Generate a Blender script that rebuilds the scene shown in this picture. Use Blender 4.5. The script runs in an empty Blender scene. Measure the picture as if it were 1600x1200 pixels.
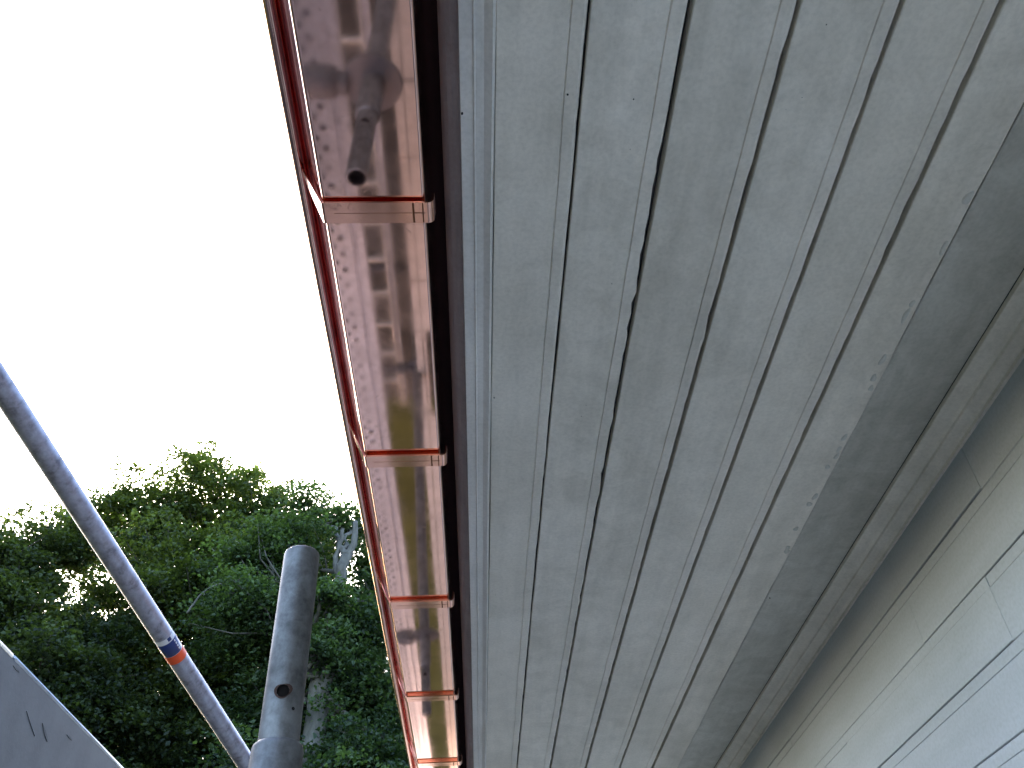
import bpy, bmesh, math, random
import numpy as np
from mathutils import Vector, Matrix

random.seed(7)
rng = np.random.default_rng(11)
S = bpy.context.scene
COL = S.collection

# ------------------------------------------------------------------ camera, sky, sun, exposure
F_PX = 1270.0                                  # focal length in pixels of the 1600x1200 photograph
PITCH = math.atan2(1186.0, F_PX)               # looking up along the eaves
YAW = math.atan2(48.0, 1737.0)
cam_data = bpy.data.cameras.new('camera')
cam_data.sensor_width = 36.0
cam_data.lens = 36.0 * F_PX / 1600.0
cam_data.clip_start = 0.02
cam_data.clip_end = 6000.0
cam = bpy.data.objects.new('camera', cam_data)
COL.objects.link(cam)
cam.rotation_euler = (math.pi / 2 + PITCH, 0.0, -YAW)
S.camera = cam

SUN_EL, SUN_AZ = math.radians(32.0), math.radians(-23.0)     # azimuth from +Y, negative = towards -X
world = bpy.data.worlds.new('World')
S.world = world
world.use_nodes = True
wn, wl = world.node_tree.nodes, world.node_tree.links
wn.clear()
sky = wn.new('ShaderNodeTexSky')
sky.sky_type = 'NISHITA'
sky.sun_disc = False
sky.sun_elevation = SUN_EL
sky.sun_rotation = SUN_AZ
sky.air_density = 1.0
sky.dust_density = 1.6
sky.ozone_density = 1.0
bg = wn.new('ShaderNodeBackground')
bg.inputs['Strength'].default_value = 0.15
wo = wn.new('ShaderNodeOutputWorld')
wl.new(sky.outputs[0], bg.inputs[0])
wl.new(bg.outputs[0], wo.inputs[0])

sun_data = bpy.data.lights.new('sun', 'SUN')
sun_data.energy = 1.2
sun_data.angle = math.radians(10.0)
sun_data.color = (1.0, 0.97, 0.92)
sun = bpy.data.objects.new('sun', sun_data)
COL.objects.link(sun)
sd = Vector((math.sin(SUN_AZ) * math.cos(SUN_EL), math.cos(SUN_AZ) * math.cos(SUN_EL), math.sin(SUN_EL)))
sun.rotation_euler = (-sd).to_track_quat('-Z', 'Y').to_euler()

S.view_settings.view_transform = 'Standard'
S.view_settings.look = 'None'
S.view_settings.gamma = 1.0
S.view_settings.use_curve_mapping = False
S.view_settings.exposure = 3.0

S.cycles.max_bounces = 16
S.cycles.diffuse_bounces = 6
S.cycles.glossy_bounces = 12
S.cycles.transparent_max_bounces = 8
S.cycles.use_denoising = True

# ------------------------------------------------------------------ helpers
cp, sp_ = math.cos(PITCH), math.sin(PITCH)
cy_, sy_ = math.cos(YAW), math.sin(YAW)

def ray(x, y):
    """direction of a photograph pixel, scaled so that its depth along the lens axis is F_PX"""
    u, w = x - 800.0, 600.0 - y
    X, Y, Z = u, F_PX * cp - w * sp_, F_PX * sp_ + w * cp
    return Vector((X * cy_ + Y * sy_, -X * sy_ + Y * cy_, Z))

def at_depth(x, y, d):
    return ray(x, y) * (d / F_PX)

def at_Y(x, y, Y):
    r = ray(x, y)
    return r * (Y / r.y)

def link(o, parent=None):
    COL.objects.link(o)
    if parent is not None:
        o.parent = parent
    return o

def tag(o, label=None, cat=None, group=None, kind=None):
    if label: o['label'] = label
    if cat: o['category'] = cat
    if group: o['group'] = group
    if kind: o['kind'] = kind
    return o

def empty(name, loc=(0, 0, 0)):
    o = bpy.data.objects.new(name, None)
    o.location = loc
    o.empty_display_size = 0.1
    return link(o)

def mesh_obj(name, verts, faces, mat, parent=None, smooth=False, origin=None):
    me = bpy.data.meshes.new(name)
    if origin is not None:
        ov = Vector(origin)
        verts = [tuple(Vector(v) - ov) for v in verts]
    me.from_pydata([tuple(v) for v in verts], [], faces)
    me.validate()
    bm = bmesh.new(); bm.from_mesh(me)
    bmesh.ops.recalc_face_normals(bm, faces=bm.faces)
    bm.to_mesh(me); bm.free()
    if smooth:
        me.polygons.foreach_set('use_smooth', [True] * len(me.polygons))
    me.materials.append(mat)
    o = bpy.data.objects.new(name, me)
    link(o, parent)
    if origin is not None:
        # parents are empties without rotation, so a part's place is relative to its parent's place
        base = Vector((0, 0, 0))
        p = parent
        while p is not None:
            base += p.location
            p = p.parent
        o.location = Vector(origin) - base
    return o

def sweep(profile, ys, jitter=None, closed=True, caps=True):
    """extrude an (x, z) profile along y; jitter(i_profile, y) -> (dx, dz)"""
    n = len(profile)
    verts, faces = [], []
    for y in ys:
        for i, (x, z) in enumerate(profile):
            dx, dz = jitter(i, y) if jitter else (0.0, 0.0)
            verts.append((x + dx, y, z + dz))
    m = n if closed else n - 1
    for k in range(len(ys) - 1):
        for i in range(m):
            a, b = k * n + i, k * n + (i + 1) % n
            faces.append((a, b, b + n, a + n))
    if closed and caps:
        faces.append(tuple(range(n)))
        faces.append(tuple((len(ys) - 1) * n + i for i in range(n))[::-1])
    return verts, faces

def box(name, lo, hi, mat, parent=None, bev=0.0):
    bm = bmesh.new()
    bmesh.ops.create_cube(bm, size=1.0)
    for v in bm.verts:
        v.co = Vector([(lo[i] + hi[i]) / 2 + v.co[i] * (hi[i] - lo[i]) for i in range(3)])
    if bev:
        bmesh.ops.bevel(bm, geom=bm.edges[:], offset=bev, segments=2, affect='EDGES', profile=0.5)
    me = bpy.data.meshes.new(name)
    bm.to_mesh(me); bm.free()
    me.materials.append(mat)
    o = bpy.data.objects.new(name, me)
    return link(o, parent)

def tube_geo(pts, radii, seg=12, caps=True):
    pts = [Vector(p) for p in pts]
    verts, faces = [], []
    t = (pts[1] - pts[0]).normalized()
    ref = Vector((0, 0, 1)) if abs(t.z) < 0.9 else Vector((1, 0, 0))
    nrm = t.cross(ref).normalized()
    for i, p in enumerate(pts):
        if i == 0: t = (pts[1] - pts[0])
        elif i == len(pts) - 1: t = pts[-1] - pts[-2]
        else: t = pts[i + 1] - pts[i - 1]
        t.normalize()
        nrm = (nrm - t * nrm.dot(t)).normalized()
        b = t.cross(nrm)
        r = radii[i] if hasattr(radii, '__len__') else radii
        for k in range(seg):
            a = 2 * math.pi * k / seg
            verts.append(p + (nrm * math.cos(a) + b * math.sin(a)) * r)
    for i in range(len(pts) - 1):
        for k in range(seg):
            a, c = i * seg + k, i * seg + (k + 1) % seg
            faces.append((a, c, c + seg, a + seg))
    if caps:
        faces.append(tuple(range(seg))[::-1])
        faces.append(tuple((len(pts) - 1) * seg + k for k in range(seg)))
    return verts, faces

def lathe_geo(profile, origin, axis, seg=32, ref=None):
    """profile: list of (radius, distance along the axis)"""
    axis = Vector(axis).normalized()
    ref = ref or (Vector((1, 0, 0)) if abs(axis.x) < 0.9 else Vector((0, 1, 0)))
    e1 = (ref - axis * ref.dot(axis)).normalized()
    e2 = axis.cross(e1)
    o = Vector(origin)
    verts, faces = [], []
    for r, h in profile:
        for k in range(seg):
            a = 2 * math.pi * k / seg
            verts.append(o + axis * h + (e1 * math.cos(a) + e2 * math.sin(a)) * r)
    for i in range(len(profile) - 1):
        for k in range(seg):
            a, c = i * seg + k, i * seg + (k + 1) % seg
            faces.append((a, c, c + seg, a + seg))
    return verts, faces

# smooth pseudo-noise along a line, for edges that are not ruler-straight
class Wobble:
    def __init__(self, freqs, amps):
        self.t = [(f * random.uniform(0.8, 1.25), a, random.uniform(0, 6.28)) for f, a in zip(freqs, amps)]
    def __call__(self, y):
        return sum(a * math.sin(f * y + p) for f, a, p in self.t)

# ------------------------------------------------------------------ materials
def new_mat(name):
    m = bpy.data.materials.new(name)
    m.use_nodes = True
    nt = m.node_tree
    return m, nt, nt.nodes['Principled BSDF']

def N(nt, kind, **kw):
    n = nt.nodes.new(kind)
    for k, v in kw.items():
        if k in n.inputs: n.inputs[k].default_value = v
        else: setattr(n, k, v)
    return n

def coords(nt, scale=(1, 1, 1), loc=(0, 0, 0)):
    tc = nt.nodes.new('ShaderNodeNewGeometry')
    mp = nt.nodes.new('ShaderNodeMapping')
    mp.inputs['Scale'].default_value = scale
    mp.inputs['Location'].default_value = loc
    nt.links.new(tc.outputs['Position'], mp.inputs['Vector'])
    return mp.outputs['Vector']

def ramp(nt, fac, stops):
    r = nt.nodes.new('ShaderNodeValToRGB')
    el = r.color_ramp.elements
    while len(el) < len(stops): el.new(0.5)
    for e, (p, c) in zip(el, stops):
        e.position = p
        e.color = c if len(c) == 4 else (*c, 1)
    nt.links.new(fac, r.inputs['Fac'])
    return r.outputs['Color']

def mix(nt, fac, a, b, mode='MIX'):
    m = nt.nodes.new('ShaderNodeMix')
    m.data_type = 'RGBA'
    m.blend_type = mode
    for sock, v in ((m.inputs['Factor'], fac), (m.inputs['A'], a), (m.inputs['B'], b)):
        pass
    fi, ai, bi = m.inputs[0], m.inputs[6], m.inputs[7]
    for s, v in ((fi, fac), (ai, a), (bi, b)):
        if isinstance(v, (int, float)): s.default_value = v
        elif isinstance(v, tuple): s.default_value = v if len(v) == 4 else (*v, 1)
        else: nt.links.new(v, s)
    return m.outputs[2]

def noise(nt, vec, scale, detail=4.0, rough=0.55, dist=0.0):
    n = N(nt, 'ShaderNodeTexNoise')
    n.inputs['Scale'].default_value = scale
    n.inputs['Detail'].default_value = detail
    n.inputs['Roughness'].default_value = rough
    n.inputs['Distortion'].default_value = dist
    nt.links.new(vec, n.inputs['Vector'])
    return n.outputs['Fac']

def bump(nt, height, strength, dist, bsdf, normal=None):
    b = nt.nodes.new('ShaderNodeBump')
    b.inputs['Strength'].default_value = strength
    b.inputs['Distance'].default_value = dist
    nt.links.new(height, b.inputs['Height'])
    if normal is not None: nt.links.new(normal, b.inputs['Normal'])
    nt.links.new(b.outputs['Normal'], bsdf.inputs['Normal'])
    return b.outputs['Normal']

def paint_mat(name, base, grime, amount=0.5, seed=0.0, rough=0.55):
    """old white paint on boards: cloudy grime, faint streaks along the grain, fly specks"""
    m, nt, b = new_mat(name)
    v = coords(nt, (1, 1, 1), (seed, seed * 1.7, seed * 0.6))
    vs = coords(nt, (16, 1.6, 16), (seed, 0, 0))
    cloud = noise(nt, v, 13.0, 7.0, 0.66, 0.7)
    big = noise(nt, v, 2.3, 3.0, 0.5)
    streak = noise(nt, vs, 2.2, 4.0, 0.6)
    fine = noise(nt, v, 160.0, 3.0, 0.6)
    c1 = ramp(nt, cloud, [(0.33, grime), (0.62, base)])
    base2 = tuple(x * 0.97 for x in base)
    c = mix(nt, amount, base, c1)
    st = ramp(nt, streak, [(0.35, (0.80, 0.81, 0.80)), (0.6, (1, 1, 1))])
    c = mix(nt, 0.6 * amount + 0.15, c, st, 'MULTIPLY')
    bg_ = ramp(nt, big, [(0.34, (0.84, 0.835, 0.815)), (0.62, (1.0, 1.0, 1.0))])
    c = mix(nt, 0.8, c, bg_, 'MULTIPLY')
    fn = ramp(nt, fine, [(0.30, (0.84, 0.84, 0.83)), (0.60, (1, 1, 1))])
    c = mix(nt, 0.7, c, fn, 'MULTIPLY')
    vor = N(nt, 'ShaderNodeTexVoronoi', feature='F1')
    vor.inputs['Scale'].default_value = 26.0
    vor.inputs['Randomness'].default_value = 1.0
    nt.links.new(v, vor.inputs['Vector'])
    specks = ramp(nt, vor.outputs['Distance'], [(0.020, (0.35, 0.34, 0.32)), (0.034, (1, 1, 1))])
    sel = ramp(nt, noise(nt, v, 7.0, 1.0), [(0.55, (0, 0, 0)), (0.62, (1, 1, 1))])
    c = mix(nt, sel, c, mix(nt, 1.0, c, specks, 'MULTIPLY'))
    nt.links.new(c, b.inputs['Base Color'])
    b.inputs['Roughness'].default_value = rough
    b.inputs['Specular IOR Level'].default_value = 0.35
    h = mix(nt, 0.5, fine, streak)
    h2 = mix(nt, 0.35, h, cloud)
    bump(nt, h2, 0.35, 0.0012, b)
    return m

M = {}
M['soffit'] = [paint_mat(f'soffit_paint_{i}', (0.83 + d, 0.775 + d, 0.70 + d), (0.63, 0.585, 0.515), min(1.0, a), 3.1 * i)
               for i, (d, a) in enumerate([(0.0, 0.45), (0.015, 0.6), (-0.02, 0.7), (-0.005, 0.55)])]
M['moulding'] = paint_mat('moulding_paint', (0.76, 0.73, 0.70), (0.60, 0.58, 0.555), 0.4, 21.0)
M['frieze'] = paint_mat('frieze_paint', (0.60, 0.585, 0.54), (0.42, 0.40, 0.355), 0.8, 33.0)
M['wall'] = [paint_mat(f'wall_paint_{i}', (0.475 + d, 0.515 + d, 0.565 + d), (0.44, 0.475, 0.52), 0.3, 41.0)
             for i, d in enumerate([0.0, 0.006, -0.006])]
M['caulk'] = paint_mat('old_caulk', (0.70, 0.69, 0.655), (0.54, 0.52, 0.47), 0.7, 55.0)

def plain(name, col, rough=0.8, metal=0.0, spec=0.3):
    m, nt, b = new_mat(name)
    v = coords(nt)
    n1 = noise(nt, v, 14.0, 5.0, 0.6)
    c = ramp(nt, n1, [(0.3, tuple(x * 0.8 for x in col)), (0.7, tuple(min(1, x * 1.12) for x in col))])
    nt.links.new(c, b.inputs['Base Color'])
    b.inputs['Roughness'].default_value = rough
    b.inputs['Metallic'].default_value = metal
    b.inputs['Specular IOR Level'].default_value = spec
    bump(nt, noise(nt, v, 120.0, 3.0), 0.3, 0.001, b)
    return m

M['dark'] = plain('bare_dark_timber', (0.09, 0.087, 0.083), 0.9)
M['black'] = plain('near_black_gap_shade', (0.006, 0.005, 0.006), 1.0, 0.0, 0.0)  # painted darkness for the gap behind the gutter
M['roof'] = plain('roof_felt', (0.07, 0.068, 0.07), 0.9)
M['speck'] = plain('dark_speck', (0.03, 0.028, 0.026), 0.7)

def copper_mat(name, col, rough, wave):
    m, nt, b = new_mat(name)
    b.inputs['Metallic'].default_value = 1.0
    v = coords(nt)
    vl = coords(nt, (9, 1.5, 9))
    smear = noise(nt, v, 22.0, 5.0, 0.6, 0.6)
    c = ramp(nt, smear, [(0.30, tuple(x * 0.86 for x in col)), (0.62, col)])
    spots = ramp(nt, noise(nt, v, 55.0, 6.0, 0.7, 1.2), [(0.60, (0, 0, 0)), (0.72, (1, 1, 1))])
    patch_ = ramp(nt, noise(nt, v, 6.0, 3.0, 0.6, 0.5), [(0.50, (0, 0, 0)), (0.64, (1, 1, 1))])
    smudge = mix(nt, 1.0, spots, patch_, 'MULTIPLY')
    c = mix(nt, smudge, c, tuple(x * 0.74 for x in col))
    nt.links.new(c, b.inputs['Base Color'])
    rr = nt.nodes.new('ShaderNodeMapRange')
    rr.inputs['From Min'].default_value = 0.35
    rr.inputs['From Max'].default_value = 0.75
    rr.inputs['To Min'].default_value = rough
    rr.inputs['To Max'].default_value = rough + 0.045
    nt.links.new(noise(nt, v, 11.0, 6.0, 0.65, 0.8), rr.inputs['Value'])
    ad = nt.nodes.new('ShaderNodeMath')
    ad.operation = 'MULTIPLY_ADD'
    nt.links.new(smudge, ad.inputs[0])
    ad.inputs[1].default_value = 0.16
    nt.links.new(rr.outputs['Result'], ad.inputs[2])
    nt.links.new(ad.outputs[0], b.inputs['Roughness'])
    w = noise(nt, vl, 1.6, 1.0, 0.4)
    bump(nt, w, wave, 0.004, b)
    return m

M['copper'] = copper_mat('bright_copper', (0.92, 0.57, 0.475), 0.032, 0.024)
M['copper_strip'] = copper_mat('brushed_copper_strip', (0.90, 0.50, 0.38), 0.10, 0.10)
M['copper_front'] = copper_mat('copper_with_bounce_red', (0.74, 0.27, 0.29), 0.045, 0.015)  # crimson base stands in for copper-on-copper reflections on the front face
M['scratch'] = plain('tarnish_line', (0.20, 0.075, 0.035), 0.5, 0.6)

def galv_mat(name, col, blue, rough=0.42):
    m, nt, b = new_mat(name)
    v = coords(nt)
    vs = coords(nt, (1, 1, 0.22))
    blot = noise(nt, v, 34.0, 8.0, 0.70, 0.15)
    drip = noise(nt, vs, 60.0, 4.0, 0.6, 0.3)
    c = ramp(nt, blot, [(0.34, tuple(x * 0.55 for x in col)), (0.47, col), (0.60, blue), (0.72, tuple(x * 1.25 for x in blue))])
    d = ramp(nt, drip, [(0.30, (0.62, 0.60, 0.58)), (0.55, (1, 1, 1))])
    c = mix(nt, 0.65, c, d, 'MULTIPLY')
    nt.links.new(c, b.inputs['Base Color'])
    b.inputs['Metallic'].default_value = 0.55
    b.inputs['Roughness'].default_value = rough
    bump(nt, mix(nt, 0.5, blot, drip), 0.4, 0.0012, b)
    return m

M['galv'] = galv_mat('weathered_galvanised_steel', (0.125, 0.121, 0.121), (0.175, 0.174, 0.178), 0.5)
M['galv_blue'] = galv_mat('blue_grey_galvanised_tube', (0.31, 0.30, 0.345), (0.36, 0.36, 0.42), 0.45)
M['steel_deck'] = galv_mat('steel_deck_zinc', (0.40, 0.39, 0.385), (0.48, 0.48, 0.48), 0.6)
M['dull_steel'] = plain('dull_dark_steel', (0.085, 0.08, 0.078), 0.8)
M['perf'] = plain('perforation_shade', (0.035, 0.03, 0.03), 0.9)
M['rust'] = plain('rust', (0.055, 0.028, 0.02), 0.85)
M['hole'] = plain('hole_dark', (0.012, 0.009, 0.009), 0.9)
M['panel'] = plain('scuffed_grey_sheet', (0.095, 0.092, 0.088), 0.6)
M['panel'].node_tree.nodes['Principled BSDF'].inputs['Metallic'].default_value = 0.0
M['alu'] = plain('aluminium', (0.5, 0.5, 0.5), 0.4, 0.9)
M['deck_wood'] = plain('worn_deck_board', (0.20, 0.207, 0.217), 0.9)
M['deck_pale'] = plain('pale_edge_board', (0.50, 0.43, 0.35), 0.85)
M['cove'] = paint_mat('shade_tinted_cove_paint', (0.36, 0.335, 0.335), (0.26, 0.23, 0.23), 0.6, 61.0)  # gutter shade and red copper bounce put into the paint colour
M['label_white'] = plain('label_white', (0.62, 0.58, 0.58), 0.5)
M['label_navy'] = plain('label_navy', (0.012, 0.025, 0.12), 0.35, 0.0, 0.5)
M['label_orange'] = plain('label_orange', (0.75, 0.085, 0.02), 0.5)
M['render_wall'] = plain('lower_render', (0.55, 0.54, 0.50), 0.9)

def ground_mat():
    m, nt, b = new_mat('lawn_ground')
    v = coords(nt)
    n1 = noise(nt, v, 1.4, 6.0, 0.65)
    n2 = noise(nt, v, 30.0, 4.0, 0.7)
    c = ramp(nt, n1, [(0.3, (0.018, 0.021, 0.009)), (0.7, (0.034, 0.039, 0.016))])
    c = mix(nt, 0.6, c, ramp(nt, n2, [(0.3, (0.55, 0.55, 0.5)), (0.7, (1.15, 1.15, 1.1))]), 'MULTIPLY')
    nt.links.new(c, b.inputs['Base Color'])
    b.inputs['Roughness'].default_value = 1.0
    b.inputs['Specular IOR Level'].default_value = 0.0
    bump(nt, n2, 0.8, 0.03, b)
    return m
M['ground'] = ground_mat()

def leaf_mat(name, dark, light, trans):
    m, nt, b = new_mat(name)
    a = nt.nodes.new('ShaderNodeAttribute')
    a.attribute_name = 'tint'
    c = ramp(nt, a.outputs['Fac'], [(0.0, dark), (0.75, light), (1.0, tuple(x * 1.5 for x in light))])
    nt.links.new(c, b.inputs['Base Color'])
    b.inputs['Roughness'].default_value = 0.5
    b.inputs['Specular IOR Level'].default_value = 0.28
    tr = nt.nodes.new('ShaderNodeBsdfTranslucent')
    tc = mix(nt, 1.0, c, trans, 'MULTIPLY')
    nt.links.new(tc, tr.inputs['Color'])
    mx = nt.nodes.new('ShaderNodeMixShader')
    mx.inputs[0].default_value = 0.42
    out = nt.nodes['Material Output']
    nt.links.new(b.outputs[0], mx.inputs[1])
    nt.links.new(tr.outputs[0], mx.inputs[2])
    nt.links.new(mx.outputs[0], out.inputs['Surface'])
    return m

M['leaf_a'] = leaf_mat('leaf_mid_green', (0.015, 0.027, 0.013), (0.062, 0.090, 0.030), (2.4, 2.2, 0.55))
M['leaf_b'] = leaf_mat('leaf_dark_green', (0.013, 0.023, 0.013), (0.048, 0.072, 0.027), (2.4, 2.2, 0.55))
M['leaf_c'] = leaf_mat('leaf_ivy_green', (0.015, 0.030, 0.016), (0.053, 0.088, 0.036), (2.0, 2.0, 0.6))
def bark_mat(name, a_, b_):
    m, nt, b = new_mat(name)
    v = coords(nt, (1, 1, 0.35))
    n1 = noise(nt, v, 18.0, 6.0, 0.65)
    nt.links.new(ramp(nt, n1, [(0.3, a_), (0.7, b_)]), b.inputs['Base Color'])
    b.inputs['Roughness'].default_value = 0.9
    bump(nt, n1, 0.7, 0.02, b)
    return m
M['bark'] = bark_mat('dark_bark', (0.035, 0.028, 0.022), (0.085, 0.072, 0.058))
M['bark_pale'] = bark_mat('pale_bark', (0.05, 0.048, 0.042), (0.13, 0.125, 0.11))

# ------------------------------------------------------------------ key dimensions (metres, camera at the origin)
GROUND = -5.2
DECK = -1.50
ZG = 0.865          # underside of the gutter
ZS = 0.900          # soffit
XW = 0.800          # wall face
Y0, Y1 = -7.0, 12.0

# ------------------------------------------------------------------ setting: ground
gv = [(-3000, -3000, GROUND), (3000, -3000, GROUND), (3000, 3000, GROUND), (-3000, 3000, GROUND)]
ground = mesh_obj('ground', gv, [(0, 1, 2, 3)], M['ground'])
tag(ground, 'green lawn below the house', None, None, 'structure')

def paving_mat():
    m, nt, b = new_mat('dark_paving')
    v = coords(nt)
    n1 = noise(nt, v, 2.2, 6.0, 0.65)
    c = ramp(nt, n1, [(0.3, (0.012, 0.012, 0.0115)), (0.7, (0.026, 0.025, 0.024))])  # very dark noise-mottled tone, even over the whole terrace
    nt.links.new(c, b.inputs['Base Color'])
    b.inputs['Roughness'].default_value = 1.0
    b.inputs['Specular IOR Level'].default_value = 0.05
    bump(nt, noise(nt, v, 40.0, 4.0), 0.5, 0.01, b)
    return m
M['paving'] = paving_mat()
paving = box('terrace', (-4.5, -12.0, GROUND - 0.2), (0.80, 7.6, GROUND + 0.03), M['paving'])
tag(paving, 'dark paved terrace along the foot of the house', None, None, 'structure')

# ------------------------------------------------------------------ the house
house = empty('house', (3.0, 4.0, GROUND))
tag(house, 'house with painted boarded eaves soffit and pale boarded wall above the camera', 'house')

# length steps: fine near the camera so that board edges can wander a little
ys_fine = [Y0, -1.0, 0.0] + [0.15 + 0.022 * i for i in range(150)] + [3.6, 3.8, 4.1, 4.5, 5, 6, 7.5, 9, Y1]

def hpart(name, geo, mat, parent=house, smooth=False):
    return mesh_obj(name, geo[0], geo[1], mat, parent, smooth, origin=(0, 0, 0) if parent is house else None)

def sub(name, geo, mat, parent, smooth=False):
    """child of a part that sits at the world origin through its parent chain"""
    return mesh_obj(name, geo[0], geo[1], mat, parent, smooth)

# dark backing above the boards: what shows in the open joints
soffit = hpart('soffit', sweep([(-0.0060, ZS + 0.024), (0.790, ZS + 0.024), (0.790, ZS + 0.050), (-0.0060, ZS + 0.050)], [Y0, Y1]), M['dark'])
soffit['label'] = 'grey white painted boarded soffit with dark open joints'

# joint positions (right edge of each board) and how wide and ragged each open joint is
joints = [0.0936, 0.2030, 0.3200, 0.4320, 0.5396]
gaps = [0.0030, 0.0046, 0.0048, 0.0055, 0.0055]
rag = [0.0004, 0.0013, 0.0006, 0.0005, 0.0006]
left = -0.0065
STRIP = 0.0185        # moulded margin beside the joint
for k, xj in enumerate(joints + [0.6235]):
    last = k == len(joints)
    gap = gaps[k] if not last else 0.004
    xr = xj - gap / 2
    z = ZS + random.uniform(-0.0012, 0.0012)
    if not last:
        prof = [(left + 0.0010, z + 0.0225), (left, z + 0.012), (left, z + 0.0012), (left + 0.0012, z),
                (xr - STRIP - 0.0012, z), (xr - STRIP + 0.0001, z + 0.0034), (xr - STRIP + 0.0014, z + 0.0012),
                (xr - 0.0036, z + 0.0008), (xr - 0.0010, z + 0.0022), (xr, z + 0.0060), (xr, z + 0.015), (xr - 0.001, z + 0.0225)]
        el, er = Wobble((3, 9, 31), (0.0006, 0.0003, 0.0002)), Wobble((2.5, 11, 37), (0.0006, 0.0003, 0.0002))
        ra = rag[k]
        def jit(i, y, el=el, er=er, ra=ra, rn={}):
            if i in (2, 3, 1): return (el(y), 0.0003 * math.sin(7 * y + k))
            if i in (8, 9, 10):
                key = round(y, 3)
                if key not in rn:
                    rn[key] = random.gauss(0, ra) if random.random() < 0.45 else 0.0
                return (er(y) + rn[key], 0)
            if i in (4, 5, 6): return (er(y) * 1.4, 0)
            return (0, 0)
    else:
        # narrow closing board, its right edge tucked against the frieze board
        prof = [(left + 0.001, z + 0.0225), (left, z + 0.012), (left, z + 0.0012), (left + 0.0012, z),
                (xr - 0.004, z), (xr - 0.001, z + 0.0015), (xr, z + 0.004), (xr, z + 0.0225)]
        er = Wobble((4, 13, 41), (0.0008, 0.0005, 0.0004))
        def jit(i, y, er=er):
            return (er(y), 0) if i in (4, 5, 6) else (0, 0)
    b = sub('soffit_board', sweep(prof, ys_fine, jit), M['soffit'][k % 4], soffit)
    left = xj + gap / 2

# frieze board: set back above the last board, then a two-step moulding into the wall corner
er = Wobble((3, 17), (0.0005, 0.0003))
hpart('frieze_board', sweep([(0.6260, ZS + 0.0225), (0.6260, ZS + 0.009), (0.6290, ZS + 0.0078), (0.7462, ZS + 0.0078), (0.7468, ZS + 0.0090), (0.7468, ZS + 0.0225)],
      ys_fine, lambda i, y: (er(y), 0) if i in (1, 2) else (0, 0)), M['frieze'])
mw = Wobble((5, 19), (0.0004, 0.0003))
hpart('corner_moulding', sweep([(0.7475, ZS + 0.007), (0.7478, ZS - 0.0005), (0.7500, ZS - 0.0020), (0.7700, ZS - 0.0080), (0.7745, ZS - 0.0110),
      (0.7755, ZS - 0.0150), (0.7770, ZS - 0.0165), (0.7900, ZS - 0.0205), (0.7945, ZS - 0.0240), (0.7950, ZS - 0.0300), (0.8040, ZS - 0.0300), (0.8040, ZS + 0.007)],
      ys_fine, lambda i, y: (mw(y) if i in (3, 4, 5, 6) else 0, mw(y + 3) if i in (8, 9) else 0)), M['soffit'][2])

# lumps of old caulk along the edge of the closing board
def caulk():
    vs, fs = [], []
    for i in range(30):
        y = 0.60 + i * 0.030 + random.uniform(-0.014, 0.014)
        if 12 < i < 16 or i in (20, 21, 24) or random.random() < 0.25: continue
        cx = 0.6115 + random.uniform(-0.004, 0.003)
        rx, ry, h = random.uniform(0.003, 0.0065), random.uniform(0.004, 0.014), random.uniform(0.0005, 0.0011)
        n = 16
        base = len(vs)
        ph = random.uniform(0, 6.28)
        for ring, (q, hh) in enumerate(((1.0, -0.0006), (0.86, 0.6 * h), (0.5, h))):
            for k in range(n):
                a = 2 * math.pi * k / n
                w = 1 + 0.15 * math.sin(2 * a + ph) + 0.12 * math.sin(3 * a + 2.3 * ph)
                vs.append((cx + math.cos(a) * rx * q * w, y + math.sin(a) * ry * q * w, ZS - hh))
        vs.append((cx, y, ZS - h * 0.95))
        for ring in range(2):
            for k in range(n):
                p, q2 = base + ring * n + k, base + ring * n + (k + 1) % n
                fs.append((p, q2, q2 + n, p + n))
        for k in range(n):
            fs.append((base + 2 * n + k, base + 2 * n + (k + 1) % n, base + 3 * n))
    return vs, fs
c = hpart('caulk_lumps', caulk(), M['caulk'], smooth=True)
c['kind'] = 'stuff'
c['label'] = 'scalloped lumps of old caulk along the last soffit board'

# fly specks and nail heads seen as dark dots on the paint
for (px_, py_, r_) in [(887, 148, 1.1), (1291, 38, 1.2), (722, 178, 1.2), (1440, 940, 1.1), (1203, 935, 0.9), (990, 155, 0.9), (772, 622, 0.8), (1253, 152, 0.7)]:
    rr = ray(px_, py_)
    p = rr * ((ZS if px_ > 780 else ZS - 0.006) / rr.z)
    r_ *= 0.0011
    g = lathe_geo([(r_, 0.0022), (r_, -0.0003), (r_ * 0.7, -0.0008), (0.0001, -0.0010)], (p.x, p.y, p.z), (0, 0, 1), 8)
    sub('nail_head', g, M['speck'], soffit)

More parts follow.
